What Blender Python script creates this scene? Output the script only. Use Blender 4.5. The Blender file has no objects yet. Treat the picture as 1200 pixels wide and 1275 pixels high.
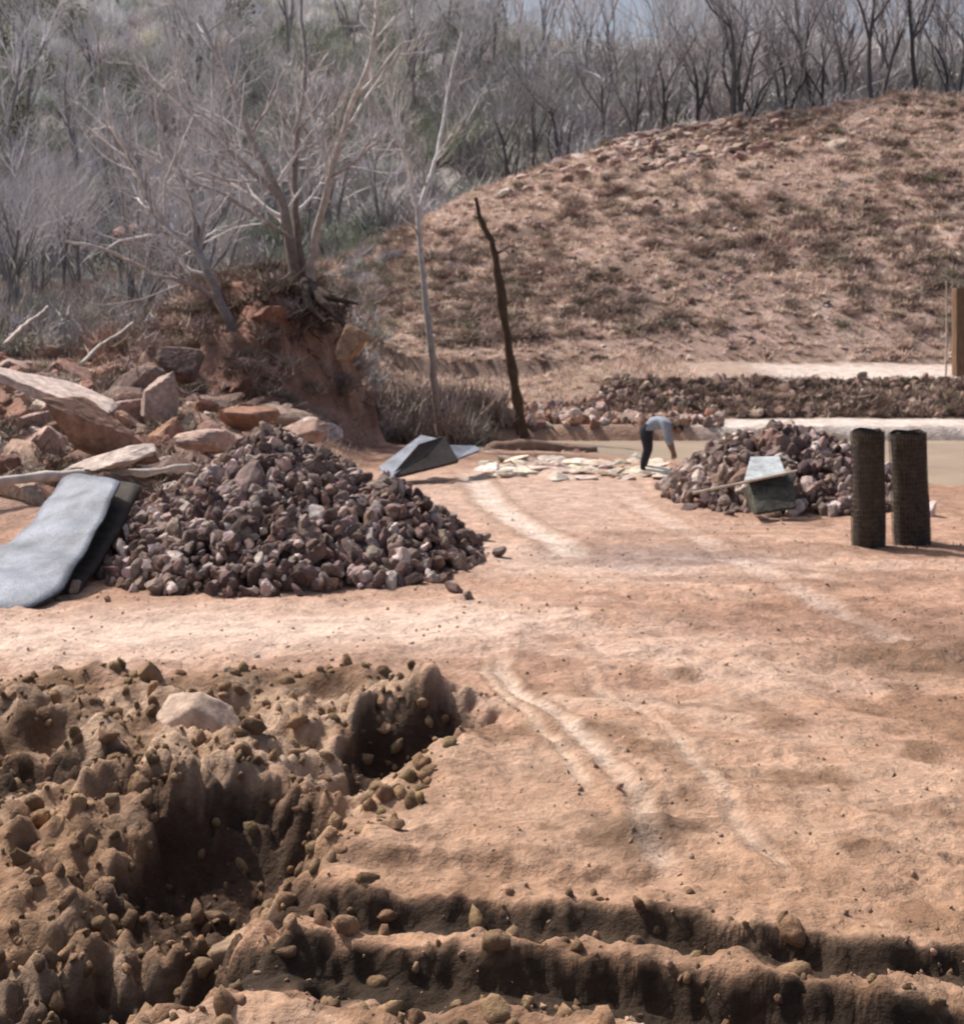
import bpy, bmesh, math, random
import numpy as np
from mathutils import Vector, Matrix, Euler
random.seed(7); rng=np.random.default_rng(7)
scene=bpy.context.scene
CAMH=2.9; F=1648.0
def S(px,py,d):            # image pixel coordinates at distance d -> world metres
    return np.array([(px-600)*d/F, d, CAMH+(420-py)*d/F])
def SX(px,d): return (px-600)*d/F
# ---------------------------------------------------------------- noise
def _h(ix,iy,s):
    n=(ix.astype(np.int64)*374761393+iy.astype(np.int64)*668265263+s*1442695041)&0xffffffff
    n=((n^(n>>13))*1274126177)&0xffffffff
    n=(n^(n>>16))&0xffffffff
    return n/4294967295.0
def vn(x,y,s=0):
    x0=np.floor(x);y0=np.floor(y);fx=x-x0;fy=y-y0
    fx=fx*fx*fx*(fx*(fx*6-15)+10);fy=fy*fy*fy*(fy*(fy*6-15)+10)
    a=_h(x0,y0,s);b=_h(x0+1,y0,s);c=_h(x0,y0+1,s);d=_h(x0+1,y0+1,s)
    return (a*(1-fx)+b*fx)*(1-fy)+(c*(1-fx)+d*fx)*fy
def fbm(x,y,o=4,s=0):
    r=np.zeros_like(x,dtype=float);a=1;t=0
    for i in range(o):
        r+=a*(vn(x*(1.97**i)+i*17.3,y*(1.97**i)-i*9.1,s+i)*2-1);t+=a;a*=.52
    return r/t
def sm(a,b,t):
    t=np.clip((t-a)/(b-a),0,1);return t*t*(3-2*t)
# ---------------------------------------------------------------- terrain
def Rdg(x):
    return np.interp(x,[-60,-25,-14,-12.7,-7,0,9.2,17.3,26,34.6,60],[7.5,6.6,6.7,6.9,9.8,13.6,16.7,18.5,19.9,20.2,20])
def pit_ins(x,y):
    yt=11.2+.45*fbm(x*.9,y*0+3,4,50)+.12*fbm(x*4,y*4,3,52)
    xr=np.interp(y,[5,6.0,6.6,7.2,8.5,9.5,10.6,11.4],[-1.7,-1.5,-1.25,-.95,-.5,-.32,-.42,-.7])+.30*fbm(x*1.8,y*1.8,4,51)
    return np.minimum(yt-y,xr-x)
def scA(x,y): return 6.78-.23*x+.10*fbm(x*1.2,y*0+1,4,20)+.11*fbm(x*4,y*4,4,25)-y
def scB(x,y): return 6.24-.23*x+.11*fbm(x*1.1,y*0+5,4,21)+.11*fbm(x*4,y*4,4,26)-y
HOL=[(-.62,9.7,.55,.95,.46),(-1.75,7.9,.95,1.05,.46),(-2.3,6.2,1.4,1.2,.62),(-3.3,9.3,.8,.6,.26),(-1.35,6.9,.6,.4,.16)]
def holq(x,y,h):
    return np.sqrt(((x-h[0])/h[2])**2+((y-h[1])/h[3])**2)+.75*fbm(x*1.7,y*1.7,4,19)+.22*fbm(x*7,y*7,3,90)
def hold(x,y,h):
    return h[4]*(1-sm(.35,1.05,holq(x,y,h)))*(.30+.70*sm(-.8,.5,(y-h[1])/h[3]))
def G(p,q): d=4779/(q-420); return ((p-600)*d/F,d)
TRK=[([G(585,592),G(610,625),G(660,660),G(715,690)],.26,(.74,.62,.53),1.0),
     ([G(620,830),G(650,865),G(700,900),G(750,950),G(800,1000),G(822,1070)],.085,(.68,.53,.42),1.0),
     ([G(600,830),G(640,880),G(690,930),G(740,985)],.05,(.64,.49,.37),.7),
     ([G(740,850),G(830,915),G(900,990),G(960,1080)],.06,(.64,.49,.38),.6),
     ([G(780,620),G(900,690),G(1050,760),G(1200,820)],.20,(.65,.52,.44),.6)]
def tw(x,y,t,n2):
    pts,wd=t[0],t[1]
    xs=np.interp(y,[p[1] for p in pts][::-1],[p[0] for p in pts][::-1])+.06*fbm(y*1.3,y*0+wd,3,80)
    ins=sm(pts[-1][1]-.3,pts[-1][1]+.2,y)*(1-sm(pts[0][1]-.3,pts[0][1]+.8,y))
    q=(x-xs+.05*n2)/wd
    return np.exp(-np.abs(q)**3)*ins, np.exp(-((np.abs(q)-1.35)/.4)**2)*ins
def H(x,y):
    x=np.asarray(x,float);y=np.asarray(y,float)
    n22=fbm(x*.22,y*.22,3,1)
    near=1-sm(12,20,y)
    z=.07*n22+.055*fbm(x*.9,y*1.3,4,2)+.022*fbm(x*4.5,y*4.5,3,3)
    rough=sm(-.15,.35,fbm(x*.7,y*.7,3,60))
    z+=near*rough*(.05*fbm(x*3,y*3,4,61)+.035*np.abs(fbm(x*8,y*8,2,62)))
    rut=np.sin((y+.25*x+1.6*fbm(x*.35,y*.35,2,9))*4.2)+.6*np.sin((y*1.7-.35*x+1.8*n22)*3.1)
    z+=.02*rut*sm(8.5,11,y)*(1-sm(17,22,y))*sm(-.3,2,x)
    for t in TRK:
        a,b=tw(x,y,t,0); z+=(-.022*a+.014*b)*t[3]
    wl=1-sm(-6,-2.4,x)
    wr=sm(1.5,5,x)
    R=Rdg(x)
    left=.45*sm(16.5,19.5,y)+np.clip(y-18,0,77)*.072+.35*fbm(x*.35,y*.35,4,4)*sm(18,22,y)
    right=np.interp(y,[0,42.4,42.9,46,49,55],[0,0,0.05,.08,1.35,1.85])
    mid=np.interp(y,[0,43,44,50,60],[0,0,.05,.6,1.9])
    rm=right*wr+mid*(1-wr)
    t=np.clip((y-55)/40,0,1); t=t**.92
    hill=1.87+(R-1.87)*t+ (.9*fbm(x*.13,y*.13,4,5)+.6*np.abs(fbm(x*.45,y*.45,4,6)))*sm(55,62,y)
    rm=np.where(y>55,hill*1.0,rm)
    left=np.where(y>60,left+(R-5.9)*sm(60,95,y),left)
    z=z+left*wl+rm*(1-wl)
    yn=np.interp(x,[-3,-1.5,3.4,9.5,20,40],[37,35.7,32.5,26.8,22,20])+.3*fbm(x*.7,y*0,2,12)
    ch=sm(-.6,.8,y-yn)*(1-sm(42.2,42.8,y))*sm(-4,-2.6,x)
    z-=.8*ch
    r=np.sqrt(((x+6.3)/3.9)**2+((y-38)/6)**2)+.20*fbm(x*.9,y*.9,5,13)
    z+=2.5*(1-sm(.4,1,r))
    T=50-7*sm(-10,15,x)
    z+=np.where(y>95,np.clip(y-100,0,100)*(T-R)/90+1.6*fbm(x*.05,y*.05,4,14)*sm(100,112,y)-1.5*sm(95,99,y)*(1-sm(99,112,y)),0)
    # excavation at left foreground
    ins=pit_ins(x,y)
    m=sm(-.1,.6,ins)
    dep=.16+.26*sm(10,7.5,y)+.30*sm(-1.2,-2.6,x)*(1-sm(6.5,8,y))
    rg=1-np.abs(fbm(x*1.5,y*1.5,4,15))*2
    z+=m*(-dep+.20*fbm(x*1.3,y*1.3,4,16)+.16*rg+.15*fbm(x*3.5,y*3.5,5,17)+.07*np.abs(fbm(x*10,y*10,3,63)))
    z+=.13*np.exp(-((ins-.02)/.32)**2)*(.4+1.3*fbm(x*1.9,y*1.9,4,18))*(y>6.6)
    for h in HOL: z+=-hold(x,y,h)
    z+=.30*np.exp(-(((x+.68)/.38)**2+((y-10.5)/.28)**2))*(1+.8*fbm(x*3,y*3,4,91))
    z+=.22*np.exp(-(((x+1.9)/.8)**2+((y-8.75)/.3)**2))*(1+1.2*fbm(x*3,y*3,4,92))
    # two rough ditches across the front, shaped to give dark shadow bands
    fa=sm(-1.5,-.7,x)
    sA=scA(x,y); sB=scB(x,y)
    hf=fbm(x*6,y*6,3,64)
    wA=.15+.05*fbm(x*1.1,y*0,2,22)+.03*hf
    z+=fa*(-wA*sm(-.01,.09,sA)*(1-sm(.16,.46,sA)))
    fb=sm(-2.0,-1.0,x)
    z+=fb*(-(.22+.03*hf)*sm(-.01,.10,sB)*(1-sm(.24,.66,sB)))*(.75+.25*sm(-.5,1,x))
    z+=(.05*fbm(x*3.3,y*3.3,4,65)+.03*np.abs(fbm(x*9,y*9,3,93)))*(1-sm(7.0,8.2,y))
    z+=.13*np.exp(-(((x-.95)/.3)**2+((y-7.75)/.2)**2))*(1+fbm(x*4,y*4,2,23))
    sC=7.35-.1*x-y+.1*fbm(x*2,y*0,2,24)+.08*hf
    z-=.06*sm(0,.08,sC)*(1-sm(.1,.4,sC))*sm(-.9,-.4,x)*(1-sm(1,1.8,x))
    return z
def Hs(x,y): return float(H(np.array([x]),np.array([y]))[0])

def mkmesh(name,V,Fa,col=None,mats=None,smooth=False,parent=None):
    me=bpy.data.meshes.new(name); V=np.asarray(V,np.float32); Fa=np.asarray(Fa,np.int32)
    k=Fa.shape[1]
    me.vertices.add(len(V)); me.vertices.foreach_set('co',V.ravel())
    me.loops.add(Fa.size); me.loops.foreach_set('vertex_index',Fa.ravel())
    me.polygons.add(len(Fa)); me.polygons.foreach_set('loop_start',np.arange(0,Fa.size,k,dtype=np.int32))
    try: me.polygons.foreach_set('loop_total',np.full(len(Fa),k,dtype=np.int32))
    except Exception: pass
    me.update(calc_edges=True)
    me.polygons.foreach_set('use_smooth',np.full(len(Fa),bool(smooth)))
    if col is not None:
        a=me.color_attributes.new('Col','FLOAT_COLOR','POINT')
        c=np.ones((len(V),4),np.float32); c[:,:3]=col; a.data.foreach_set('color',c.ravel())
    o=bpy.data.objects.new(name,me); scene.collection.objects.link(o)
    for m in (mats or []): me.materials.append(m)
    if parent: o.parent=parent
    return o
def empty(name,loc=(0,0,0)):
    e=bpy.data.objects.new(name,None); scene.collection.objects.link(e); e.location=loc; e.empty_display_size=.2; return e

# ---------------------------------------------------------------- materials
def mat(name,base=None,attr=False,rough=.9,ns=8,nv=.5,bs=20,bd=.01,bstr=.5,metal=0,ns2=None,transl=0):
    m=bpy.data.materials.new(name); m.use_nodes=True; nt=m.node_tree; n=nt.nodes; L=nt.links
    b=n['Principled BSDF']; b.inputs['Roughness'].default_value=rough; b.inputs['Metallic'].default_value=metal
    b.inputs['Specular IOR Level'].default_value=.2
    tc=n.new('ShaderNodeTexCoord')
    if attr:
        a=n.new('ShaderNodeVertexColor'); a.layer_name='Col'; src=a.outputs['Color']
    else:
        a=n.new('ShaderNodeRGB'); a.outputs[0].default_value=(*base,1); src=a.outputs[0]
    def noise(sc,det=6,r=.6):
        t=n.new('ShaderNodeTexNoise'); t.inputs['Scale'].default_value=sc; t.inputs['Detail'].default_value=det; t.inputs['Roughness'].default_value=r
        L.new(tc.outputs['Object'],t.inputs['Vector']); return t
    out=src
    if nv>0:
        t=noise(ns,5); mr=n.new('ShaderNodeMapRange'); mr.inputs[1].default_value=.3; mr.inputs[2].default_value=.7
        mr.inputs[3].default_value=1-nv; mr.inputs[4].default_value=1+nv*.7; L.new(t.outputs[0],mr.inputs[0])
        fac=mr.outputs[0]
        if ns2:
            t2=noise(ns2,4); m2=n.new('ShaderNodeMapRange'); m2.inputs[1].default_value=.3;m2.inputs[2].default_value=.7;m2.inputs[3].default_value=1-nv*.7;m2.inputs[4].default_value=1+nv*.5
            L.new(t2.outputs[0],m2.inputs[0]); mu=n.new('ShaderNodeMath'); mu.operation='MULTIPLY'; L.new(fac,mu.inputs[0]); L.new(m2.outputs[0],mu.inputs[1]); fac=mu.outputs[0]
        vm=n.new('ShaderNodeVectorMath'); vm.operation='SCALE'; L.new(src,vm.inputs[0]); L.new(fac,vm.inputs['Scale']); out=vm.outputs[0]
    L.new(out,b.inputs['Base Color'])
    if bstr>0:
        t3=noise(bs,8,.65); bu=n.new('ShaderNodeBump'); bu.inputs['Strength'].default_value=bstr; bu.inputs['Distance'].default_value=bd
        L.new(t3.outputs[0],bu.inputs['Height']); L.new(bu.outputs[0],b.inputs['Normal'])
    if transl>0:
        tr=n.new('ShaderNodeBsdfTranslucent'); L.new(out,tr.inputs[0]); mx=n.new('ShaderNodeMixShader'); mx.inputs[0].default_value=transl
        L.new(b.outputs[0],mx.inputs[1]); L.new(tr.outputs[0],mx.inputs[2]); L.new(mx.outputs[0],n['Material Output'].inputs[0])
    return m
M_ground=mat('dirt',attr=True,ns=3.5,nv=.30,ns2=20,bs=11,bd=.10,bstr=.8)
M_rock=mat('rock',attr=True,ns=9,nv=.4,ns2=2.5,bs=18,bd=.03,bstr=.6)
M_bark=mat('bark',attr=True,ns=5,nv=.35,bs=12,bd=.02,bstr=.5)
M_twig=mat('twigs',attr=True,nv=0,bstr=0)
M_grass=mat('dry_grass_blades',attr=True,nv=0,bstr=0,transl=.4)
M_leaf=mat('juniper_leaf',attr=True,nv=0,bstr=0,transl=.25)

# ---------------------------------------------------------------- ground sheet
rows=np.concatenate([np.linspace(-40,4.3,40),np.geomspace(4.5,200,940),np.geomspace(206,900,24)])
u=np.linspace(-1,1,561); 
Y=np.repeat(rows[:,None],len(u),1); W=7+.62*np.abs(Y)
X=W*(.5*u+.5*u**3)[None,:]
Z=H(X,Y)
def gcolor(x,y,z):
    n1=fbm(x*.5,y*.5,4,30); n2=fbm(x*2.3,y*2.3,4,31); n3=fbm(x*.12,y*.4,4,32)
    c=np.zeros(x.shape+(3,))
    def lay(c,col,w): return c*(1-w[...,None])+np.array(col)*w[...,None]
    c[...]=(.49,.305,.215)
    c=lay(c,(.66,.49,.39),sm(-.1,.5,n3+.4*n2)*.75)
    c=lay(c,(.33,.19,.125),sm(-.05,.4,n1+.6*n2)*.8)
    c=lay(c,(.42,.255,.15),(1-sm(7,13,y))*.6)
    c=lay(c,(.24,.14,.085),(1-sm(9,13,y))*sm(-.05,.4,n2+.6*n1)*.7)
    w=np.exp(-((y-13.2-.12*(x+2))/1.1)**2)*(1-sm(-.5,1.5,x)); c=lay(c,(.72,.55,.45),w*.85)
    w=np.exp(-(((x-1.0)/3.2)**2+((y-24)/5.5)**2)); c=lay(c,(.58,.43,.35),w*.7)
    w=np.exp(-(((x-2.3)/1.7)**2+((y-17.4)/1.0)**2)); c=lay(c,(.42,.345,.325),sm(.2,.9,w+.2*n2)*.85)
    for t in TRK:
        a,b=tw(x,y,t,n2)
        c=lay(c,(.24,.145,.09),b*.4*t[3])
        c=lay(c,t[2],a*np.clip(.85+.6*n2+.3*n1,0,1)*t[3])
    w=sm(.0,.5,fbm(x*.35+.4*n2,y*1.7+.4*n1,4,33))*sm(.0,2,x)*(1-sm(18,22,y))*sm(8.5,11,y); c=lay(c,(.28,.17,.12),w*.65)
    w=np.exp(-(((x-4.2)/1.6)**2+((y-12.0)/1.2)**2)); c=lay(c,(.22,.13,.08),sm(.1,.8,w+.4*n2)*.85)
    w=np.exp(-(((x-.95)/.38)**2+((y-7.7)/.32)**2)); c=lay(c,(.13,.08,.05),sm(.3,.8,w+.4*n2)*.7)  # shaded side of the small bump, painted as dark albedo
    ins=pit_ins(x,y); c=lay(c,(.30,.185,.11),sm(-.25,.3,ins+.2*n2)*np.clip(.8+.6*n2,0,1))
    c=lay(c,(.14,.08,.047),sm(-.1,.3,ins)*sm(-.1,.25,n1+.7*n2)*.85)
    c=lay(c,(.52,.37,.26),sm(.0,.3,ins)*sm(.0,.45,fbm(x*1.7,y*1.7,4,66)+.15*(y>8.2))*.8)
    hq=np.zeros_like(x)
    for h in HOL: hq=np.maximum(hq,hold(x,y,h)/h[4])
    c=lay(c,(.05,.03,.02),sm(.05,.5,hq)*.9)  # shade inside the hollows painted as near-black albedo
    c=lay(c,(.06,.038,.026),sm(-1.0,-2.0,x)*(1-sm(6.4,7.4,y))*sm(0,.3,ins)*.8)  # shade of the low left corner painted into the soil colour
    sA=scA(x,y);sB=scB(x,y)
    c=lay(c,(.04,.028,.019),sm(-.03,.03,sA)*(1-sm(.18,.36,sA+.12*n2))*sm(-1.4,-.8,x)*.94)  # far ditch: wall and floor shade painted near-black
    c=lay(c,(.035,.025,.017),sm(-.03,.03,sB)*(1-sm(.26,.46,sB+.14*n2))*sm(-1.9,-1.1,x)*.95)  # near ditch: shadow band painted into the albedo
    c=lay(c,(.09,.062,.042),sm(.25,.45,sB)*sm(.6,1.4,x)*.8)  # painted shade carried on over the near ditch floor at right
    wl=(1-sm(-6,-2.4,x))*sm(17.5,20,y); c=lay(c,(.34,.225,.18),wl)
    r=np.sqrt(((x+4.6)/3.2)**2+((y-35)/5)**2); c=lay(c,(.38,.205,.145),(1-sm(.6,1.1,r+.2*n1))*.85)
    c=lay(c,(.17,.09,.065),(1-sm(.6,1.1,r))*sm(-.1,.3,n2)*.75)
    b=sm(42.4,42.9,y); c=lay(c,(.31,.22,.17),b*(1-wl))
    wr=sm(3.5,6,x)
    c=lay(c,(.70,.62,.56),sm(42.3,42.6,y)*(1-sm(45.3,46.0,y+.5*n2))*sm(6.3,8,x)*np.clip(.85+.4*n2,0,1))
    c=lay(c,(.19,.13,.10),sm(45.8,46.2,y)*(1-sm(48.5,49.2,y))*wr)
    c=lay(c,(.70,.60,.53),sm(48.8,49.3,y)*(1-sm(53.5,55.5,y+2*n2))*sm(9,12,x)*np.clip(.85+.4*n2,0,1))
    c=lay(c,(.42,.31,.25),sm(48.8,49.5,y)*(1-sm(54.5,55.5,y))*sm(3,6,x)*(1-sm(9,12,x)))
    hc=np.zeros_like(c); hc[...]=(.42,.30,.25); hc=lay(hc,(.22,.155,.125),sm(-.05,.45,fbm(x*.35,y*.2,4,34))*.8); hc=lay(hc,(.53,.41,.34),sm(.0,.5,fbm(x*.25,y*.12,4,35))*.75)
    w=sm(54.5,57,y)*(1-wl*.6); c=c*(1-w[...,None])+hc*w[...,None]
    fc=np.zeros_like(c); fc[...]=(.29,.265,.25); fc=lay(fc,(.38,.35,.335),sm(0,.4,fbm(x*.06,y*.06,3,36)))
    w=np.maximum(sm(95,99,y),(1-sm(-22,-10,x))*sm(40,70,y)*.7); c=c*(1-w[...,None])+fc*w[...,None]
    return c
def grid_faces(nr,nc):
    i=np.arange(nr-1)[:,None]*nc+np.arange(nc-1)[None,:]
    return np.stack([i,i+1,i+nc+1,i+nc],-1).reshape(-1,4)
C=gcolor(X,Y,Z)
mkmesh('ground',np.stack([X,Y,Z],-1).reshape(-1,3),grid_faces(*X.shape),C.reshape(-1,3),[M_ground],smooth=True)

wm=mat('muddy_water',base=(.34,.27,.20),rough=.4,ns=.4,nv=.2,bs=3,bd=.03,bstr=.4)
wx=np.linspace(-6,45,60); wy=np.linspace(19,43.0,40); WX,WY=np.meshgrid(wx,wy)
mkmesh('river_water',np.stack([WX,WY,np.full_like(WX,-.42)],-1).reshape(-1,3),grid_faces(*WX.shape),None,[wm],smooth=True)

# ---------------------------------------------------------------- base shapes
def ico(sub):
    bm=bmesh.new(); bmesh.ops.create_icosphere(bm,subdivisions=sub,radius=1)
    V=np.array([v.co[:] for v in bm.verts]); Fa=np.array([[v.index for v in f.verts] for f in bm.faces]); bm.free(); return V,Fa
def rock(sub,seed,planes=13,jit=.03,lo=.5):
    r=np.random.default_rng(seed); V,Fa=ico(sub)
    N=r.normal(size=(planes,3)); N/=np.linalg.norm(N,axis=1)[:,None]; D=r.uniform(lo,.9,planes)
    dt=V@N.T; q=np.where(dt>.05,D[None,:]/np.maximum(dt,.05),9); rad=np.minimum(q.min(1),1.2)
    V=V*(rad*(1+jit*r.normal(size=len(V))))[:,None]
    return V,Fa
ROCKS=[rock(3,i,9+i%4,.02,.4) for i in range(12)]
ROCKB=[rock(4,100+i,9+i%5,.012,.42) for i in range(8)]
PEB=[rock(2,200+i,9,.08) for i in range(6)]
def rotm(e): return np.array(Euler(e).to_matrix())
def merge(name,bases,inst,m,smooth=False,parent=None):
    VV=[];FF=[];CC=[];o=0
    for b,loc,R,s,c in inst:
        V,Fa=bases[b]; v=(V*np.asarray(s))@R.T+np.asarray(loc)
        VV.append(v);FF.append(Fa+o);CC.append(np.broadcast_to(np.asarray(c,float),(len(V),3)));o+=len(V)
    return mkmesh(name,np.concatenate(VV),np.concatenate(FF),np.concatenate(CC),[m],smooth,parent)
def rr(): return rotm((random.uniform(0,6.28),random.uniform(0,6.28),random.uniform(0,6.28)))
def rz(t=.15): return rotm((random.uniform(-t,t),random.uniform(-t,t),random.uniform(0,6.28)))
def jc(c,v=.2):
    k=1+random.uniform(-v,v); return np.array(c)*k*np.array([1+random.uniform(-.05,.05) for _ in range(3)])
def drop(inst):
    XY=np.array([[i[1][0],i[1][1]] for i in inst]); zz=H(XY[:,0],XY[:,1])
    return [(a,(p[0],p[1],zz[k]+p[2]),R,s,c) for k,(a,p,R,s,c) in enumerate(inst)]

# rock piles
def p1(x,y):
    r1=math.sqrt(((x+2.75)/2.35)**2+((y-17.7)/3.0)**2); r2=math.sqrt(((x+1.25)/1.25)**2+((y-17.4)/2.2)**2)
    return max(1.62*max(1-r1,0)**.85,.98*max(1-r2**1.3,0))
def p2(x,y):
    r=math.sqrt(((x-5.5)/2.25)**2+((y-24.1)/2.5)**2); return 1.22*max(1-r**1.8,0)
def pile(pf,xr,yr,n,sz,cols):
    inst=[]
    for layer,(k,ss,dz) in enumerate([(.22,2.2,-.26),(1.0,1.0,-.02)]):
        c=0
        while c<n*k:
            x=random.uniform(*xr);y=random.uniform(*yr);h=pf(x,y)
            if h<=0.0 and not(random.random()<.012): continue
            s=sz*ss*random.choice([.5,.7,.9,1,1.2,1.45])*random.uniform(.85,1.15)
            if layer==0 and h<.25: s*=.5
            z=max(h+dz+random.uniform(-.06,.06),s*.3 if layer else -.08)
            inst.append((random.randrange(12),(x,y,z),rr(),(s*1.1,s*random.uniform(.65,1),s*random.uniform(.5,.85)),jc(random.choice(cols),.35))); c+=1
    return merge('rock_pile',ROCKS,drop(inst),M_rock)
cols=[(.21,.15,.125),(.27,.20,.17),(.13,.09,.08),(.38,.29,.255),(.24,.155,.125),(.56,.46,.42),(.17,.12,.11)]
pile(p1,(-5.3,0.2),(14.5,20.8),2900,.092,cols)
pile(p2,(3.2,7.9),(21.4,26.8),1350,.118,cols)

# boulders field (left)
inst=[]
bc=[(.38,.27,.22),(.30,.18,.14),(.48,.36,.31),(.28,.20,.17),(.33,.18,.13),(.20,.13,.105),(.60,.49,.43),(.36,.22,.17)]
for i in range(1900):
    y=19.5+45*random.random()**1.2; x=random.uniform(-.44*y-3,-2.9-.03*y)
    r=math.hypot((x+6.3)/3.9,(y-38)/6)
    if r<.85 and random.random()<.82: continue
    if y<22 and x>-4.8: continue
    s=random.choice([.08,.1,.14,.18,.22,.3,.36,.5])*random.uniform(.8,1.2)*(1+.006*(y-20))
    inst.append((random.randrange(8),(x,y,s*.12),rz(.7),(s*random.uniform(.9,1.5),s*random.uniform(.7,1),s*random.uniform(.4,.9)),jc(random.choice(bc),.2)))
merge('boulder_field',ROCKB,drop(inst),M_rock)
def boulder(px,py,d,sx,sy,sz,e,c,b=0):
    p=S(px,py,d); V,Fa=ROCKB[b]; v=(V*np.array([sx,sy,sz]))@rotm(e).T+p
    o=mkmesh('boulder',v,Fa,np.broadcast_to(np.array(c,float),(len(V),3)),[M_rock]); return o
boulder(108,525,21.2,1.15,.8,.42,(.1,.40,.1),(.30,.18,.13),0)
boulder(88,498,21.4,1.15,.75,.16,(.15,.42,.1),(.62,.50,.44),3)  # pale cap over the boulder puts its sunlit top in colour
boulder(150,572,20.0,.85,.5,.2,(.1,-.25,.3),(.60,.50,.44),2)
boulder(235,448,31,.65,.6,.5,(.1,.2,.5),(.16,.11,.095),4)
boulder(305,520,26.5,.6,.5,.36,(.0,.05,.2),(.34,.19,.13),5)
boulder(198,500,27,.5,.5,.6,(.2,.3,.2),(.44,.33,.28),1)
boulder(440,428,33.2,.42,.4,.52,(.2,.7,.2),(.38,.25,.17),6)
boulder(270,552,22.5,.75,.5,.2,(0,.1,1),(.50,.36,.30),7)
boulder(385,540,26,.55,.4,.35,(0,.1,.4),(.44,.30,.24),2)
boulder(180,300,70,1.6,1.3,.7,(0,.1,1),(.34,.22,.20),7)
def gb(px,d,sx,sy,sz,e,c,b=0,k=.35):
    x=SX(px,d); z=Hs(x,d)+sz*k; V,Fa=ROCKB[b]; v=(V*np.array([sx,sy,sz]))@rotm(e).T+np.array([x,d,z])
    return mkmesh('boulder',v,Fa,np.broadcast_to(np.array(c,float),(len(V),3)),[M_rock],smooth=True)
gb(318,6.95,.21,.17,.15,(0,.1,.2),(.29,.20,.13),3,.6)
gb(240,9.9,.36,.28,.16,(.3,-.15,.3),(.55,.41,.32),1,.8)
gb(185,10.9,.12,.1,.1,(.3,-.15,.3),(.30,.19,.12),1,.6)
gb(560,9.6,.09,.07,.05,(.3,-.15,.3),(.25,.16,.10),4,.6)
gb(490,7.7,.10,.07,.05,(.1,-.15,.3),(.24,.15,.09),2,.3)
gb(620,17.2,.10,.08,.09,(.1,-.15,.3),(.20,.15,.13),5,.6)

inst=[]
for i in range(90):
    px=random.uniform(600,825); d=random.uniform(26.6,30.5); x=SX(px,d)
    s=random.uniform(.06,.36); inst.append((random.randrange(8),(x,d,.03),rz(.3),(s*1.3,s,s*.3),jc(random.choice([(.60,.50,.41),(.45,.34,.27),(.66,.57,.49)]),.2)))
merge('stone_slabs',ROCKB,drop(inst),M_rock)
inst=[]
for i in range(560):
    px=random.uniform(600,900); d=random.uniform(42.8,47.5); x=SX(px,d)
    s=random.uniform(.06,.28); inst.append((random.randrange(10),(x,d,.05),rr(),(s*1.2,s,s*.7),jc(random.choice(bc),.3)))
for i in range(90):
    px=random.uniform(610,740); d=random.uniform(36,39); x=SX(px,d)
    s=random.uniform(.12,.36); inst.append((random.randrange(10),(x,d,.2),rr(),(s*1.2,s,s*.7),jc(random.choice(bc),.3)))
merge('riverbank_stones',ROCKS,drop(inst),M_rock)
inst=[]
for i in range(800):
    y=random.uniform(45.9,49.0); x=random.uniform(4.0+(y-45)*.1,26)
    s=random.uniform(.06,.26); inst.append((random.randrange(10),(x,y,.04),rr(),(s*1.2,s,s*.75),jc(random.choice([(.22,.155,.13),(.30,.21,.17),(.15,.105,.09),(.38,.28,.23)]),.3)))
merge('rubble_wall',ROCKS,drop(inst),M_rock)

# pebbles & clods
inst=[]
for i in range(2400):
    d=5+17*random.random()**1.5; x=random.uniform(-.4*d-.5,.4*d+.5)
    s=random.choice([.005,.007,.009,.012,.016])*random.uniform(.7,1.3)*(1+.03*d)
    col=(.45,.30,.21)
    if random.random()<.02: s*=2; col=(.5,.42,.35)
    inst.append((random.randrange(6),(x,d,s*.1),rr(),(s,s*.8,s*.6),jc(col,.25)))
P_=np.array([[i[1][0],i[1][1]] for i in inst]); pi=pit_ins(P_[:,0],P_[:,1])
inst=[(a,p,R_,(s[0]*2,s[1]*2,s[2]*2),jc((.28,.175,.105),.3)) if pi[k]>0 else (a,p,R_,s,c) for k,(a,p,R_,s,c) in enumerate(inst)]
cl=[]
for i in range(3400):
    d=random.uniform(5.2,11.9); x=random.uniform(-.42*d,.38*d)
    s=random.choice([.012,.02,.02,.03,.04,.055,.075])*random.uniform(.7,1.3)
    cl.append((random.randrange(6),(x,d,-s*.1),rr(),(s,s*.8,s*.7),jc((.28,.18,.105),.35)))
P_=np.array([[i[1][0],i[1][1]] for i in cl]); pi=pit_ins(P_[:,0],P_[:,1]); sA=scA(P_[:,0],P_[:,1])
ok=(pi>-.15)|((sA>-.2)&(P_[:,1]<7.2)&(rng.random(len(cl))<.3))
inst+=[c for k,c in enumerate(cl) if ok[k]]
merge('loose_stones',PEB,drop(inst),M_ground,smooth=True)

# rocks on the hill
inst=[]
for i in range(1300):
    if random.random()<.35:
        x=random.gauss(14,5); y=random.uniform(85,95.5) ; s=random.uniform(.12,.6)
    else:
        y=random.uniform(55,95); x=random.uniform(-12,.42*y); s=random.uniform(.06,.26)
    inst.append((random.randrange(10),(x,y,s*.1),rz(.5),(s*1.2,s,s*.6),jc(random.choice([(.48,.36,.30),(.56,.44,.38),(.30,.20,.165)]),.2)))
merge('hillside_rocks',ROCKS,drop(inst),M_rock)

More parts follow.
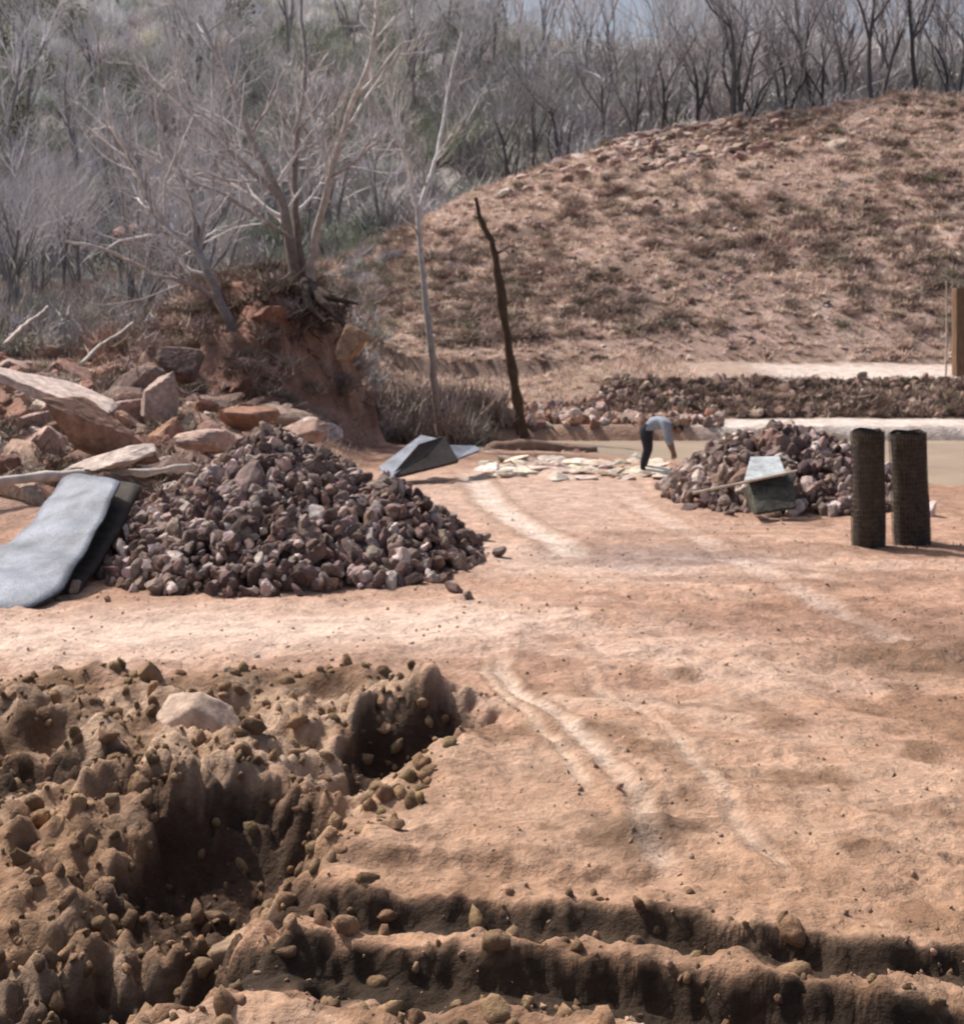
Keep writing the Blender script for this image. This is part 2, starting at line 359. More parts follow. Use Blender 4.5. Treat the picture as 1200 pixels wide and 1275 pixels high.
# ---------------------------------------------------------------- vegetation
def tube(pts,rad,sides=4):
    pts=np.asarray(pts,float);n=len(pts);t=np.gradient(pts,axis=0);t/=np.linalg.norm(t,axis=1)[:,None]+1e-9
    up=np.array([0.,0,1]) if abs(t[0][2])<.9 else np.array([1.,0,0])
    a=np.cross(t,up);a/=np.linalg.norm(a,axis=1)[:,None]+1e-9;b=np.cross(t,a)
    ang=np.arange(sides)*2*math.pi/sides
    V=(pts[:,None,:]+np.asarray(rad)[:,None,None]*(np.cos(ang)[None,:,None]*a[:,None,:]+np.sin(ang)[None,:,None]*b[:,None,:])).reshape(-1,3)
    i=np.arange(n-1)[:,None]*sides; j=np.arange(sides)[None,:]; j2=(j+1)%sides
    q=np.stack([i+j,i+j2,i+sides+j2,i+sides+j],-1).reshape(-1,4)
    Fa=np.concatenate([q[:,[0,1,2]],q[:,[0,2,3]]]); return V,Fa
class Acc:
    def __init__(s): s.V=[];s.F=[];s.C=[];s.n=0
    def add(s,V,Fa,c):
        s.V.append(V);s.F.append(Fa+s.n);s.C.append(np.broadcast_to(np.asarray(c,float),(len(V),3)));s.n+=len(V)
    def get(s): return np.concatenate(s.V),np.concatenate(s.F),np.concatenate(s.C)
def grow(acc,p,d,L,r,lev,R,cf,nch=(5,4,4),spread=.75,trop=.12,sides=(5,4,3,3)):
    nseg=5 if lev>0 else 3; pts=[p];q=np.array(p,float);dd=np.array(d,float)
    for i in range(nseg):
        dd=dd+R.normal(0,.16,3)+np.array([0,0,trop]); dd/=np.linalg.norm(dd); q=q+dd*L/nseg; pts.append(q.copy())
    rad=np.linspace(r,r*(.45 if lev else .3),nseg+1)
    V,Fa=tube(pts,rad,sides[3-lev] if lev<=3 else 5); acc.add(V,Fa,cf(r,R))
    if lev==0: return
    n=nch[min(len(nch)-1,3-lev)]
    for k in range(n):
        f=R.uniform(.25,1) if k else 1.0; idx=f*nseg; i0=min(int(idx),nseg-1); pp=pts[i0]+(pts[i0+1]-pts[i0])*(idx-i0)
        dr=pts[i0+1]-pts[i0]; dr/=np.linalg.norm(dr); sd=R.normal(0,1,3); sd-=dr*sd.dot(dr); sd/=np.linalg.norm(sd)
        nd=dr+sd*spread*R.uniform(.6,1.3); nd/=np.linalg.norm(nd)
        grow(acc,pp,nd,L*R.uniform(.5,.75),r*(1-.5*f)*R.uniform(.5,.7),lev-1,R,cf,nch,spread,trop,sides)
def spline(P,k=4):
    P=np.asarray(P,float);t=np.arange(len(P));tt=np.linspace(0,len(P)-1,(len(P)-1)*k+1)
    P2=np.vstack([2*P[0]-P[1],P,2*P[-1]-P[-2]]);out=[]
    for u_ in tt:
        i=min(int(u_),len(P)-2);f=u_-i;a,b,c,d=P2[i],P2[i+1],P2[i+2],P2[i+3]
        out.append(.5*((2*b)+(-a+c)*f+(2*a-5*b+4*c-d)*f*f+(-a+3*b-3*c+d)*f**3))
    return np.array(out)
def limb(acc,pl,r0,r1,R,c0,c1,nb=10,bl=2.0,lev=2,st=.2,cf=None,spread=.8):
    P=spline([S(*q) for q in pl]); n=len(P); P+=R.normal(0,.02,P.shape); rad=np.linspace(r0,r1,n)
    V,Fa=tube(P,rad,7); f=np.repeat(np.linspace(0,1,n),7)[:,None]
    acc.add(V,Fa,np.array(c0)*(1-f)+np.array(c1)*f)
    for k in range(nb):
        fr=R.uniform(st,1); i=min(int(fr*(n-1)),n-2); dr=P[i+1]-P[i]; dr/=np.linalg.norm(dr); sd=R.normal(0,1,3); sd-=dr*sd.dot(dr); sd/=np.linalg.norm(sd)
        nd=dr+sd*spread; nd/=np.linalg.norm(nd)
        grow(acc,P[i],nd,bl*R.uniform(.6,1.2)*(1.1-.4*fr),rad[i]*R.uniform(.35,.55),lev,R,cf,(4,5,5),.75,.06)
def cfh(r,R):
    k=R.uniform(.85,1.2); 
    return np.array((.74,.71,.69))*k if R.random()<.6 else np.array((.42,.37,.36))*k
R=np.random.default_rng(3)
A=Acc()
limb(A,[(386,352,36),(392,300,36),(410,225,35.8),(436,140,35.5),(462,70,35),(474,-20,35)],.13,.05,R,(.36,.29,.24),(.80,.76,.72),11,2.2,2,.35,cfh)
limb(A,[(372,365,36),(360,300,36.3),(350,245,36.5),(322,190,36.6),(288,110,37),(248,20,37.5)],.17,.05,R,(.17,.125,.10),(.50,.45,.42),13,2.6,2,.25,cfh)
limb(A,[(378,350,36.4),(368,265,37),(368,190,37.6),(380,100,38),(374,0,39)],.13,.05,R,(.17,.125,.10),(.36,.32,.31),10,2.2,2,.25,cfh)
limb(A,[(352,250,36.5),(300,200,36),(225,130,35.5),(165,70,35)],.09,.035,R,(.3,.25,.23),(.66,.62,.6),10,2.2,2,.2,cfh)
limb(A,[(366,300,36.3),(300,255,35.5),(240,225,35),(170,190,34)],.07,.03,R,(.3,.25,.23),(.62,.58,.56),8,2.0,2,.2,cfh)
for rt in [[(380,350,36),(400,375,35.0),(425,400,34.4),(432,410,34.2)],[(375,355,36),(370,385,34.9),(385,410,34.4)],[(385,355,36),(410,370,35),(445,378,34.6)],[(372,360,36),(350,390,35),(330,400,34.6)],[(380,352,35.8),(385,380,34.8),(405,402,34.3)]]:
    P=spline([S(*q) for q in rt]); V,Fa=tube(P,np.linspace(.18,.04,len(P)),6); A.add(V,Fa,(.085,.06,.05))
    for k in range(7):
        i=R.integers(2,len(P)-1); grow(A,P[i],np.array([R.normal(),-.5,-.6]),.55,.04,1,R,lambda r,R:np.array((.10,.07,.055)),(4,4,4),.8,-.1)
V,Fa,Cc=A.get(); mkmesh('bare_cottonwood_tree',V,Fa,Cc,[M_bark],smooth=True)
A=Acc()
limb(A,[(304,436,34),(285,400,34),(262,345,34),(240,305,34.2),(205,280,34),(172,215,34),(140,150,34),(132,100,34)],.15,.05,R,(.15,.115,.10),(.82,.79,.77),14,2.2,2,.25,cfh)
limb(A,[(270,372,34),(235,352,33.5),(190,340,33),(130,310,32),(80,300,31)],.07,.03,R,(.3,.25,.24),(.62,.58,.56),9,1.8,2,.2,cfh)
limb(A,[(245,315,34.2),(235,240,34.6),(200,160,35),(195,90,35)],.08,.03,R,(.3,.26,.25),(.66,.62,.60),9,2.0,2,.2,cfh)
V,Fa,Cc=A.get(); mkmesh('bare_cottonwood_tree',V,Fa,Cc,[M_bark],smooth=True)
A=Acc()
limb(A,[(546,520,40.5),(538,450,40),(530,380,40),(523,300,40),(513,230,40),(495,165,40),(480,90,39.5)],.13,.04,R,(.24,.20,.185),(.84,.82,.80),9,1.8,2,.5,cfh,spread=.6)
limb(A,[(521,280,40),(530,235,40.2),(545,190,40.6),(556,120,41),(575,40,41)],.09,.03,R,(.78,.75,.73),(.78,.75,.74),9,1.8,2,.2,cfh,spread=.6)
limb(A,[(513,230,40),(505,190,39.5),(470,130,39),(455,60,39)],.07,.03,R,(.75,.72,.7),(.7,.66,.66),7,1.6,2,.2,cfh,spread=.6)
V,Fa,Cc=A.get(); mkmesh('bare_sycamore_tree',V,Fa,Cc,[M_bark],smooth=True)
# dead snag
A=Acc(); P=spline([S(652,545,42.6),S(641,480,42.5),S(628,400,42.4),S(620,340,42.3),S(612,300,42.3),S(598,272,42.3),S(592,246,42.3)]); 
P+=R.normal(0,.02,P.shape); V,Fa=tube(P,np.linspace(.18,.06,len(P))*(1+.14*R.normal(size=len(P))),8); A.add(V,Fa,(.10,.065,.045))
for q,dv in [(14,(.5,0,.3)),(17,(-.3,0,.35)),(9,(.35,.1,.2)),(20,(-.25,0,.1))]:
    V,Fa=tube([P[q],P[q]+np.array(dv)*.5,P[q]+np.array(dv)],[.05,.035,.015],5); A.add(V,Fa,(.10,.07,.05))
V,Fa,Cc=A.get(); mkmesh('dead_tree_snag',V,Fa,Cc,[M_bark],smooth=True)

def cfd(r,R): k=R.uniform(.8,1.2); return np.array((.13,.12,.12))*k if r>.06 else np.array((.37,.35,.355))*k
TB=[]
for i in range(6):
    a=Acc(); RR=np.random.default_rng(40+i)
    grow(a,np.array([0,0,-.3]),np.array([RR.normal(0,.12),RR.normal(0,.12),1]),6.0,.17,3,RR,cfd,(6,5,5),.6,.1)
    if i%2: grow(a,np.array([.1,0,-.3]),np.array([.35,0,1]),5.0,.13,3,RR,cfd,(5,5,5),.6,.1)
    TB.append(a.get())
bases=[(t[0],t[1]) for t in TB]
def tree_inst(i,x,y,s,k=1.0):
    return (i,(x,y,0),rotm((random.uniform(-.1,.1),random.uniform(-.1,.1),random.uniform(0,6.28))),(s,s,s*random.uniform(.95,1.25)),TB[i][2]*k)
inst=[]
for px,d,s in [(640,99,1.1),(668,100,1.0),(700,99,1.1),(790,98,.9),(830,100,1.1),(915,96,1.35),(925,97,1.1),(975,98,1.0),(1020,98,1.2),(1085,96,1.3),(1095,97,1.1),(1145,96,1.25),(1190,98,1.2),(1240,97,1.2),(870,100,1.2),(745,99,1.0),(1050,100,1.1)]:
    inst.append(tree_inst(random.randrange(6),SX(px,d),d,s*1.05,.85))
merge('ridge_trees',bases,drop(inst),M_twig)
inst=[]
for i in range(150):
    y=random.uniform(101,190); x=random.uniform(-.42*y,.42*y)
    inst.append(tree_inst(random.randrange(6),x,y,random.uniform(.8,1.5),random.uniform(1.5,2.1)))  # tree colours multiplied up to paint in distance haze
for i in range(30):
    y=random.uniform(50,95); x=random.uniform(-.45*y,-.17*y-1)
    inst.append(tree_inst(random.randrange(6),x,y,random.uniform(.5,.9),random.uniform(1.3,1.8)))
merge('distant_bare_trees',bases,drop(inst),M_twig)
def clump(seed,n=150,w=.022,hh=1.0):
    r=np.random.default_rng(seed);VV=[];FF=[];o=0
    for i in range(n):
        b=np.array([r.normal(0,.25),r.normal(0,.25),r.uniform(0,.5)**1.3*hh]); d=np.array([r.normal(0,.5),r.normal(0,.5),r.uniform(.3,1)]); d/=np.linalg.norm(d)
        L=r.uniform(.3,.8)*hh; s=np.cross(d,r.normal(size=3)); s/=np.linalg.norm(s); m_=b+d*L*.5+r.normal(0,.05,3); e=m_+(d+r.normal(0,.3,3))*L*.5
        VV+= [b-s*w,b+s*w,m_+s*w*.7,m_-s*w*.7,e]; FF+=[[o,o+1,o+2],[o,o+2,o+3],[o+3,o+2,o+4]]; o+=5
    return np.array(VV),np.array(FF)
CL=[clump(i) for i in range(6)]; CLF=[clump(i+20,110,.02) for i in range(5)]
def scat(name,n,fn,bases,m,tilt=.15):
    pts=[];
    for i in range(n):
        q=fn()
        if q: pts.append(q)
    inst=[(random.randrange(len(bases)),(q[0],q[1],-.03),rz(tilt),q[2],q[3]) for k,q in enumerate(pts)]
    return merge(name,bases,drop(inst),m)
bcol=[(.48,.455,.455),(.38,.36,.36),(.56,.54,.54),(.32,.30,.28),(.43,.41,.37)]
def f_far():
    y=random.uniform(98,192); x=random.uniform(-.42*y,.42*y); s=random.uniform(1.8,4.0)
    c=jc(random.choice(bcol),.25)*(1+.8*sm(130,190,y))  # paler with distance: haze painted into the twig colour
    g=vn(np.array([x*.06]),np.array([y*.06]),91)[0]
    if (x<5 and g>.5 and random.random()<.5): c=jc((.33,.35,.27),.25)
    c=np.minimum(c,.85)
    return (x,y,(s*.9,s*.9,s*1.1),c)
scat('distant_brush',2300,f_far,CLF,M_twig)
def f_left():
    y=random.uniform(42,98); x=random.uniform(-.44*y,-.04*y-2); s=random.uniform(.7,2.0)
    if math.hypot((x+6.3)/3.9,(y-38)/6)<1: return None
    if x>-.12*y-2: s*=.6
    c=jc(random.choice(bcol+[(.42,.31,.26),(.36,.27,.22),(.30,.29,.22),(.24,.20,.17)]),.2)
    return (x,y,(s,s,s),c)
scat('streamside_brush',1250,f_left,CL,M_twig)
def f_thicket():
    y=random.uniform(40.5,44); px=random.gauss(545,38); x=SX(px,y); s=random.uniform(.7,1.9)
    return (x,y,(s*.6,s*.6,s),jc(random.choice([(.28,.23,.20),(.38,.32,.29),(.20,.155,.13)]),.2))
scat('willow_thicket',90,f_thicket,CL,M_twig)
def f_knoll():
    x=random.uniform(-9.5,-3.6); y=random.uniform(32.0,42); s=random.uniform(.3,1.0)
    return (x,y,(s,s,s*.8),jc(random.choice([(.24,.18,.15),(.40,.32,.27),(.18,.145,.11)]),.2))
scat('knoll_scrub',220,f_knoll,CL,M_twig)
def f_deb():
    y=random.uniform(20,45); x=random.uniform(-.44*y,-.14*y-1.5); s=random.uniform(.2,.6)
    return (x,y,(s*1.3,s*1.3,s*.6),jc(random.choice([(.5,.42,.36),(.34,.26,.21),(.16,.13,.10)]),.2))
scat('flood_debris',340,f_deb,CL,M_twig,.9)
def f_bank():
    y=random.uniform(46.1,48.8); x=random.uniform(4.0+(y-45)*.1,24); s=random.uniform(.25,.65)
    return (x,y,(s,s,s*.7),jc(random.choice([(.18,.125,.10),(.26,.19,.15),(.13,.11,.08),(.36,.27,.22)]),.2))
scat('bank_scrub',480,f_bank,CL,M_twig)
def tuft(seed,n=14):
    r=np.random.default_rng(seed);V=[];Fa=[];o=0
    for i in range(n):
        a=r.uniform(0,6.28);b=np.array([math.cos(a),math.sin(a),0])*r.uniform(0,.35);l=np.array([math.cos(a),math.sin(a),0])*r.uniform(.1,.7)+np.array([0,0,r.uniform(.4,1)])
        s=np.array([-math.sin(a),math.cos(a),0])*.06
        V+=[b-s,b+s,b+l];Fa.append([o,o+1,o+2]);o+=3
    return np.array(V),np.array(Fa)
TU=[tuft(i) for i in range(6)]
def f_grass():
    y=random.uniform(43.5,97); x=random.uniform(-14,.44*y)
    if 42.3<y<46.2 and x>6 or (48.9<y<55 and x>8): return None
    if x<6 and y<50 and random.random()<.3: return None
    s=random.uniform(.14,.46)*(1+.006*(y-45)); return (x,y,(s*1.3,s*1.3,s*.8),jc(random.choice([(.62,.49,.41),(.54,.41,.34),(.68,.56,.47),(.36,.265,.215),(.45,.34,.28)]),.2))
scat('dry_grass',20000,f_grass,TU,M_grass)
def f_gl():
    y=random.uniform(22,60); x=random.uniform(-.44*y,-2.8)
    s=random.uniform(.10,.38); return (x,y,(s,s,s*.8),jc(random.choice([(.46,.35,.28),(.34,.25,.2),(.52,.42,.34)]),.2))
scat('dry_grass',3500,f_gl,TU,M_grass)
def f_sh():
    y=random.uniform(57,94); x=random.uniform(-6,.42*y)
    d=vn(np.array([x*.16]),np.array([y*.1]),77)[0]
    if random.random()>sm(.3,.8,d)*.8+.10: return None
    s=random.uniform(.3,1.1); return (x,y,(s*1.1,s*1.1,s*.6),jc(random.choice([(.28,.215,.18),(.38,.29,.245),(.26,.225,.17),(.48,.375,.315),(.34,.25,.21)]),.2))
scat('hillside_shrubs',2900,f_sh,CL,M_twig)
def leafclump(seed,n=420):
    r=np.random.default_rng(seed);V=[];Fa=[];o=0
    cs=r.normal(0,.32,(14,3)); cs[:,2]=np.abs(cs[:,2])*1.5+.25
    for i in range(n):
        p=cs[r.integers(14)]+r.normal(0,.13,3); a=r.normal(size=3);a/=np.linalg.norm(a);b=np.cross(a,r.normal(size=3));b/=np.linalg.norm(b)
        V+=[p,p+a*.09,p+b*.07+a*.03];Fa.append([o,o+1,o+2]);o+=3
    t,f=tube([(0,0,-.1),(0,.03,.4),(.04,0,.9)],[.06,.05,.02],5); V=np.concatenate([np.array(V),t]);Fa=np.concatenate([np.array(Fa),f+o]); return V,Fa
LC=[leafclump(i) for i in range(4)]
pts=[]
for px,py_d,s in [(20,130,5),(60,150,5),(5,110,4),(150,88,3.0),(230,120,3),(420,130,4),(170,140,4),(40,90,2.6),(470,150,4),(5,160,6),(90,170,5),(560,165,4),(300,175,5),(1180,62,.9),(1160,75,1.0),(10,185,6),(40,180,6),(-20,180,7)]:
    pts.append((SX(px,py_d),py_d,(s,s,s),jc((.14,.155,.09),.3)))
it=iter(pts)
scat('juniper_trees',len(pts),lambda:next(it),LC,M_leaf,.05)

# ---------------------------------------------------------------- logs
def log(name,a,b,r0,r1,c,bend=.05):
    n=15;P=np.array([np.array(a)*(1-t)+np.array(b)*t for t in np.linspace(0,1,n)]); P[:,2]+=bend*np.sin(np.linspace(0,5,n)); P+=R.normal(0,.012,(n,3)); V,Fa=tube(P,np.linspace(r0,r1,n)*(1+.10*R.normal(size=n)),9)
    V=np.vstack([V,P[:1],P[-1:]]);m_=len(V); e=[[m_-2,(j+1)%9,j] for j in range(9)]+[[m_-1,(n-1)*9+j,(n-1)*9+(j+1)%9] for j in range(9)]
    return mkmesh(name,V,np.vstack([Fa,e]),np.broadcast_to(np.array(c,float),(m_,3)),[M_bark],smooth=True)
log('driftwood_log',S(-60,612,18.6),S(238,577,21.0),.085,.05,(.60,.52,.46))
log('driftwood_log',S(60,598,20.0),S(190,560,21),.08,.05,(.50,.41,.36))
log('fallen_log',S(608,562,37.5),S(742,556,38.4),.24,.10,(.24,.155,.115),.10)
log('driftwood_log',S(10,560,23),S(-80,500,24),.08,.07,(.55,.48,.43))
log('driftwood_log',S(100,455,30),S(165,400,34),.05,.03,(.55,.48,.43))
log('driftwood_log',S(5,430,33),S(60,380,40),.06,.03,(.55,.48,.43))

# ---------------------------------------------------------------- wire mat (unrolled)
galv=mat('galvanised_mesh',base=(.19,.21,.25),rough=.5,ns=2.2,nv=.5,bs=45,bd=.012,bstr=.9,metal=.2,ns2=50)
darkm=mat('sheet_shade',base=(.06,.05,.043),rough=.8,ns=6,nv=.4,bs=40,bd=.01,bstr=.5,metal=.1)  # near-black base paints shade on the mat's underside and rim
def sheet(name,Lp,Rp,th,m1,m2,parent=None,nv=10):
    A_=spline([S(*q) for q in Lp],6);B_=spline([S(*q) for q in Rp],6);n=len(A_);v=[]
    for i in range(n):
        for k in range(nv+1):
            f=k/nv; p=A_[i]*(1-f)+B_[i]*f; p=p+np.array([0,0,.035*math.sin(f*3.14)+.02*math.sin(i*1.3+f*4)+.015*math.sin(i*.5+f*9)]); v.append(p)
    o=mkmesh(name,v,grid_faces(n,nv+1),None,[m1,m2],True,parent)
    s=o.modifiers.new('s','SOLIDIFY'); s.thickness=th; s.offset=0; s.material_offset_rim=1; s.use_rim=True
    return o
E=empty('wire_mesh_mat')
sheet('top_sheet',[(82,594,17.8),(55,630,16.9),(22,668,16.1),(-25,695,15.5),(-110,712,15.1)],[(150,600,17),(128,648,16.1),(98,703,15.1),(55,750,14.3),(-40,770,14.0)],.03,galv,darkm,E)
sheet('under_sheet',[(85,602,17.9),(58,643,17.0),(25,684,16.2),(-25,710,15.6),(-110,724,15.2)],[(176,606,17.3),(148,662,16.4),(112,720,15.4),(66,768,14.4),(-40,781,14.1)],.07,darkm,darkm,E)  # lower panel, its shade put in the dark colour

def prism(name,pts4,th,m,parent):
    p=[np.array(q,float) for q in pts4]; nrm=np.cross(p[1]-p[0],p[3]-p[0]); nrm/=np.linalg.norm(nrm)
    V=p+[q+nrm*th for q in p]; Fq=[[0,3,2,1],[4,5,6,7],[0,1,5,4],[1,2,6,5],[2,3,7,6],[3,0,4,7]]
    o=mkmesh(name,V,Fq,None,[m],False,parent); b=o.modifiers.new('b','BEVEL'); b.width=.012; b.segments=2; return o
slabm=mat('dark_panel',base=(.07,.062,.055),rough=.7,ns=3,nv=.4,bs=30,bd=.012,bstr=.6,ns2=25)
E=empty('gabion_panel')
prism('front_face',[S(482,599,25.5),S(570,577,26.2),S(552,546,26.6),S(520,556,26.2)],.10,slabm,E)
prism('top_face',[S(472,584,25.9),S(484,599,25.35),S(548,549,26.7),S(524,544,27.3)],.05,galv,E)
prism('flap',[S(566,575,26.4),S(598,562,27.2),S(592,557,28.2),S(560,556,27.6)],.04,galv,E)
green=mat('dull_coating',base=(.085,.082,.066),rough=.7,ns=5,nv=.5,bs=30,bd=.01,bstr=.5,ns2=20)
pale=mat('pale_panel',base=(.40,.43,.44),rough=.8,ns=5,nv=.35,bs=30,bd=.01,bstr=.5,ns2=25)
wood=mat('weathered_wood',base=(.46,.38,.31),rough=.85,ns=9,nv=.3,bs=30,bd=.006,bstr=.5)
E=empty('folded_gabion_basket')
prism('dark_side',[S(940,642,20.7),S(990,634,20.9),S(986,590,21.4),S(930,604,21.2)],.06,green,E)
prism('pale_side',[S(926,602,21.0),S(978,592,21.15),S(970,571,22.0),S(934,572,22.0)],.05,pale,E)
prism('end_flap',[S(928,606,21.15),S(940,640,20.75),S(934,636,21.6),S(922,608,21.9)],.04,green,E)
v,f=tube([S(862,614,20.6),S(925,601,20.7),S(992,586,20.85)],[.022,.02,.018],7); mkmesh('wooden_pole',v,f,np.broadcast_to(np.array([.55,.46,.38]),(len(v),3)),[M_bark],True)

# ---------------------------------------------------------------- upright mesh rolls
wire=mat('wire_dull',base=(.13,.11,.09),rough=.6,ns=6,nv=.3,bstr=0,metal=.3)
rollm=mat('mesh_roll_layers',base=(.08,.065,.052),rough=.75,ns=5,nv=.5,bs=40,bd=.02,bstr=.9,ns2=20)
def mroll(cx,cy,r,h,lean,flat):
    z0=Hs(cx,cy)-.03; E=empty('wire_mesh_roll',(cx,cy,z0)); E.rotation_euler=lean
    turns=5; n=turns*28; V=[];nz=14
    for j in range(nz+1):
        z=h*j/nz
        for i in range(n+1):
            t=i/28*2*math.pi; rad=r*(.45+.55*i/n)+.004*math.sin(t*5+j); rad*=1+.05*math.sin(2*t+1)+.025*math.sin(j*.5)
            V.append((rad*math.cos(t),rad*math.sin(t)*flat,z+(.02*math.sin(i*.17)+.012*math.sin(i*.7))*(j==nz)))
    mkmesh('rolled_sheet',V,grid_faces(nz+1,n+1),None,[rollm],True,E)
    a_=Acc()
    def rd(a,z): return (r*(1+.05*math.sin(2*a+1)+.025*math.sin(z/h*7))+.007)
    for j in range(24):
        z=h*(j+.3)/24; P=[(rd(a,z)*math.cos(a),rd(a,z)*flat*math.sin(a),z+.008*math.sin(a*3+j)) for a in np.linspace(0,2*math.pi,33)]
        v,f=tube(P,[.003]*33,4); a_.add(v,f,(1,1,1))
    v,f,c=a_.get(); mkmesh('hoops',v,f,None,[wire],True,E)
    a_=Acc()
    for i in range(36):
        a=i/36*2*math.pi; v,f=tube([(rd(a,z)*math.cos(a),rd(a,z)*flat*math.sin(a),z) for z in np.linspace(0,h,6)],[.003]*6,4); a_.add(v,f,(1,1,1))
    v,f,c=a_.get(); mkmesh('vertical_wires',v,f,None,[wire],True,E)
mroll(SX(1081,18.4),18.4,.23,1.64,(.03,-.03,.3),.85)
mroll(SX(1135,18.7),18.7,.29,1.62,(0.0,-.065,.6),.8)

# ---------------------------------------------------------------- post at right
pm=mat('post_wood',base=(.20,.125,.08),rough=.85,ns=6,nv=.4,bs=20,bd=.02,bstr=.6)
px_,py_=SX(1196,50),50.0; z0=Hs(px_,py_); E=empty('wooden_post',(px_,py_,z0-.1))
bpy.ops.mesh.primitive_cube_add(size=1); o=bpy.context.object; o.name='shaft'; o.scale=(.55,.5,3.4); o.location=(0,0,1.7); o.parent=E; o.data.materials.append(pm)
b=o.modifiers.new('b','BEVEL'); b.width=.03; b.segments=2
v,f=tube([(-.8,-.1,4.0),(-.2,-.1,3.6),(.5,-.1,3.3)],[.03,.04,.05],6); mkmesh('brace',v,f,None,[wood],True,E)
v,f=tube([(-.55,.1,0),(-.5,.1,1.7),(-.52,.1,3.7)],[.04,.035,.03],6); mkmesh('side_pole',v,f,None,[wood],True,E)

# ---------------------------------------------------------------- worker
shirt=mat('shirt',base=(.30,.35,.40),rough=.9,ns=12,nv=.2,bs=15,bd=.02,bstr=.5)
trs=mat('trousers',base=(.035,.036,.042),rough=.9,ns=12,nv=.3,bs=15,bd=.02,bstr=.4)
skin=mat('skin',base=(.24,.14,.10),rough=.6,ns=15,nv=.08,bstr=0)
boot=mat('boots',base=(.05,.03,.02),rough=.7,ns=15,nv=.2,bstr=0)
hair=mat('hair',base=(.03,.02,.015),rough=.7,ns=30,nv=.3,bs=60,bd=.005,bstr=.6)
wx_,wy_=SX(803,28.2),28.2; E=empty('worker',(wx_,wy_,Hs(wx_,wy_)-.01)); E.rotation_euler=(0,0,-.25); E.scale=(1.05,1.05,1.05)
verts=[];rad=[];edges=[]
def jv(p,r,par=None):
    verts.append(p); rad.append(r); i=len(verts)-1
    if par is not None: edges.append((par,i))
    return i
pel=jv((0,0,.90),.17); s1=jv((.14,0,.98),.165,pel); s2=jv((.30,0,1.03),.175,s1); s3=jv((.44,0,1.02),.165,s2); nk=jv((.55,0,.97),.07,s3); hd=jv((.60,0,.93),.06,nk)
for sg in (-1,1):
    h=jv((.0,sg*.10,.84),.13,pel); th=jv((.04,sg*.12,.66),.11,h); k=jv((.06,sg*.13,.48),.088,th); cf_=jv((.0,sg*.135,.32),.08,k); an=jv((-.04,sg*.14,.09),.058,cf_); 
    hl=jv((.02,sg*.145,.05),.05,an); jv((.17,sg*.16,.035),.04,hl)
    sh=jv((.44,sg*.17,.97),.09,s3); el=jv((.47,sg*.21,.70),.062,sh); fo=jv((.52,sg*.19,.57),.05,el); wr_=jv((.56,sg*.16,.46),.032,fo); pa=jv((.58,sg*.15,.40),.036,wr_)
    for q,(dx,L) in enumerate([(-.03,.07),(-.01,.085),(.012,.08),(.032,.065)]):
        a=jv((.58+dx,sg*.15,.365),.0095,pa); bb=jv((.585+dx*1.1,sg*.14,.365-L*.5),.009,a); jv((.58+dx*1.1,sg*.125,.365-L*.9),.008,bb)
    a=jv((.55,sg*.125,.395),.011,pa); jv((.545,sg*.11,.355),.009,a)
me=bpy.data.meshes.new('b'); me.from_pydata(verts,edges,[]); ob=bpy.data.objects.new('tmpbody',me); scene.collection.objects.link(ob)
sk=ob.modifiers.new('skin','SKIN'); 
for i,r_ in enumerate(rad): me.skin_vertices[0].data[i].radius=(r_,r_); me.skin_vertices[0].data[i].use_root=(i==0)
sb=ob.modifiers.new('sub','SUBSURF'); sb.levels=2
dg=bpy.context.evaluated_depsgraph_get(); dg.update(); m2=bpy.data.meshes.new_from_object(ob.evaluated_get(dg)); bpy.data.objects.remove(ob)
m2.materials.clear()
for m_ in (shirt,trs,skin,boot): m2.materials.append(m_)
for p in m2.polygons:
    c=p.center; p.use_smooth=True
    if c.x<.35 and c.z<.13: p.material_index=3
    elif c.x<.33 and (c.z<.86 or c.x<.06): p.material_index=1
    elif c.x>.35 and c.z<.60: p.material_index=2
    elif c.x>.54 and c.z>.7: p.material_index=2
    else: p.material_index=0
body=bpy.data.objects.new('body',m2); scene.collection.objects.link(body); body.parent=E
bm=bmesh.new(); bmesh.ops.create_uvsphere(bm,u_segments=28,v_segments=20,radius=1)
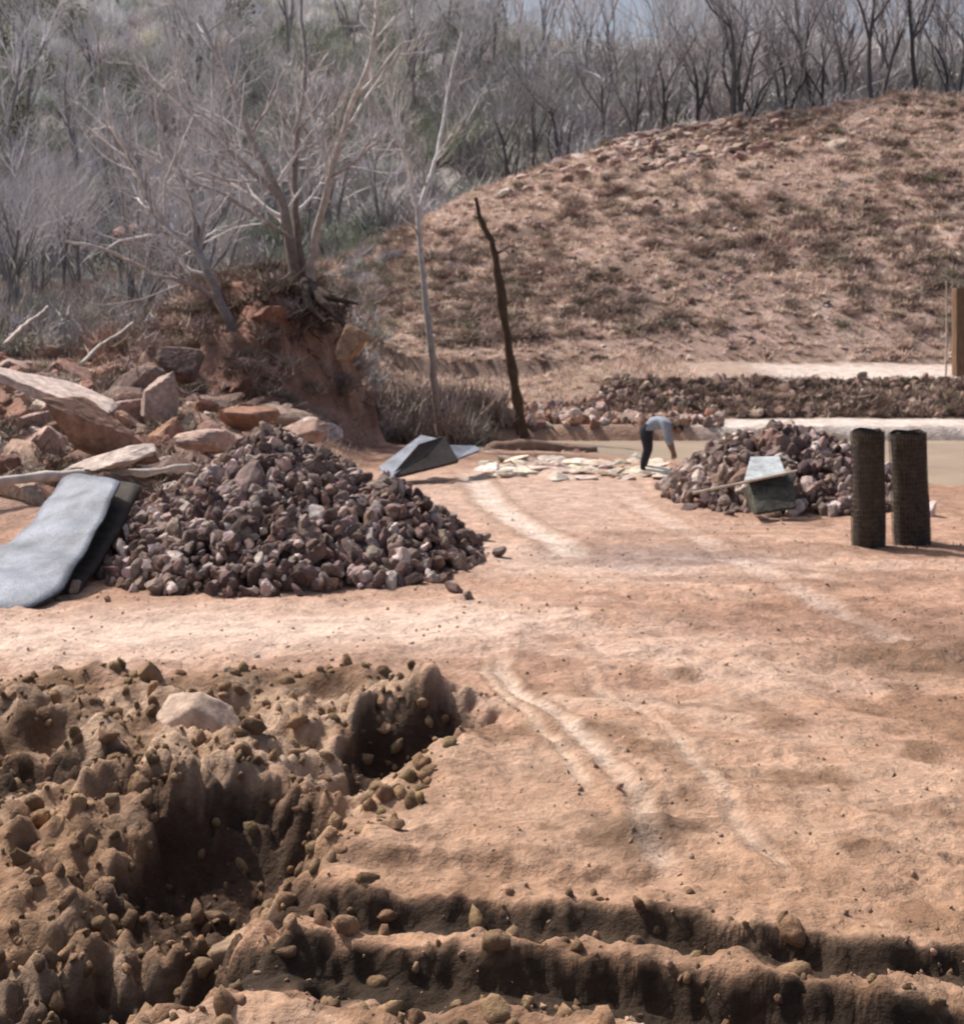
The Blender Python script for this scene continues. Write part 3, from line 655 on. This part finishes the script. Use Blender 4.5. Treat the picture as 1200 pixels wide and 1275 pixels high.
for v in bm.verts:
    x,y,z=v.co; k=1-.18*max(0,-z); nose=.22*math.exp(-((y/.16)**2+((z+.1)/.22)**2)) if x>0 else 0; brow=.05*math.exp(-((z-.18)/.1)**2) if x>0 else 0
    eye=-.07*(math.exp(-(((y-.35)/.16)**2+((z-.05)/.1)**2))+math.exp(-(((y+.35)/.16)**2+((z-.05)/.1)**2))) if x>0 else 0
    mouth=-.04*math.exp(-((y/.3)**2+((z+.48)/.06)**2)) if x>0 else 0
    v.co=((x*.098*(1+.0)+(nose+brow+eye+mouth)*.1), y*.076*k, z*.118)
hm=bpy.data.meshes.new('head'); bm.to_mesh(hm); bm.free(); hm.materials.append(skin); hm.materials.append(hair)
for p in hm.polygons:
    p.use_smooth=True; c=p.center
    if c.z>.055 or (c.x<-.01 and c.z>-.05): p.material_index=1
ho=bpy.data.objects.new('head',hm); scene.collection.objects.link(ho); ho.parent=E; ho.location=(.66,0,.91); ho.rotation_euler=(0,1.15,0)
for sg in (-1,1):
    bpy.ops.mesh.primitive_uv_sphere_add(segments=12,ring_count=8,radius=.03); e=bpy.context.object; e.name='ear_%d'%(sg+2); e.scale=(.6,.3,1); e.parent=ho; e.location=(-.005,sg*.076,0); e.data.materials.append(skin)

# ---------------------------------------------------------------- light, sky, camera
sd=Vector((-.50,.36,.79)).normalized()
sun=bpy.data.lights.new('sun','SUN'); sun.energy=4.9; sun.angle=math.radians(.6); sun.color=(1,.93,.88)
so=bpy.data.objects.new('sun',sun); scene.collection.objects.link(so); so.rotation_euler=sd.to_track_quat('Z','Y').to_euler()
w=bpy.data.worlds.new('World'); scene.world=w; w.use_nodes=True; nt=w.node_tree; sky=nt.nodes.new('ShaderNodeTexSky'); sky.sky_type='NISHITA'; sky.sun_disc=False
sky.sun_elevation=math.asin(sd.z); sky.sun_rotation=math.atan2(sd.x,sd.y); sky.dust_density=6
nt.links.new(sky.outputs[0],nt.nodes['Background'].inputs[0]); nt.nodes['Background'].inputs[1].default_value=.13
cam=bpy.data.cameras.new('camera'); co=bpy.data.objects.new('camera',cam); scene.collection.objects.link(co); scene.camera=co
co.location=(0,0,CAMH); co.rotation_euler=(math.pi/2,0,0); cam.sensor_fit='VERTICAL'; cam.sensor_height=24; cam.lens=24*F/1275; cam.shift_y=-217.5/1275; cam.clip_end=2000; cam.clip_start=.1
cam.dof.use_dof=True; cam.dof.focus_distance=3.2; cam.dof.aperture_fstop=5.2
scene.view_settings.view_transform='Standard'; scene.view_settings.look='None'; scene.view_settings.exposure=0
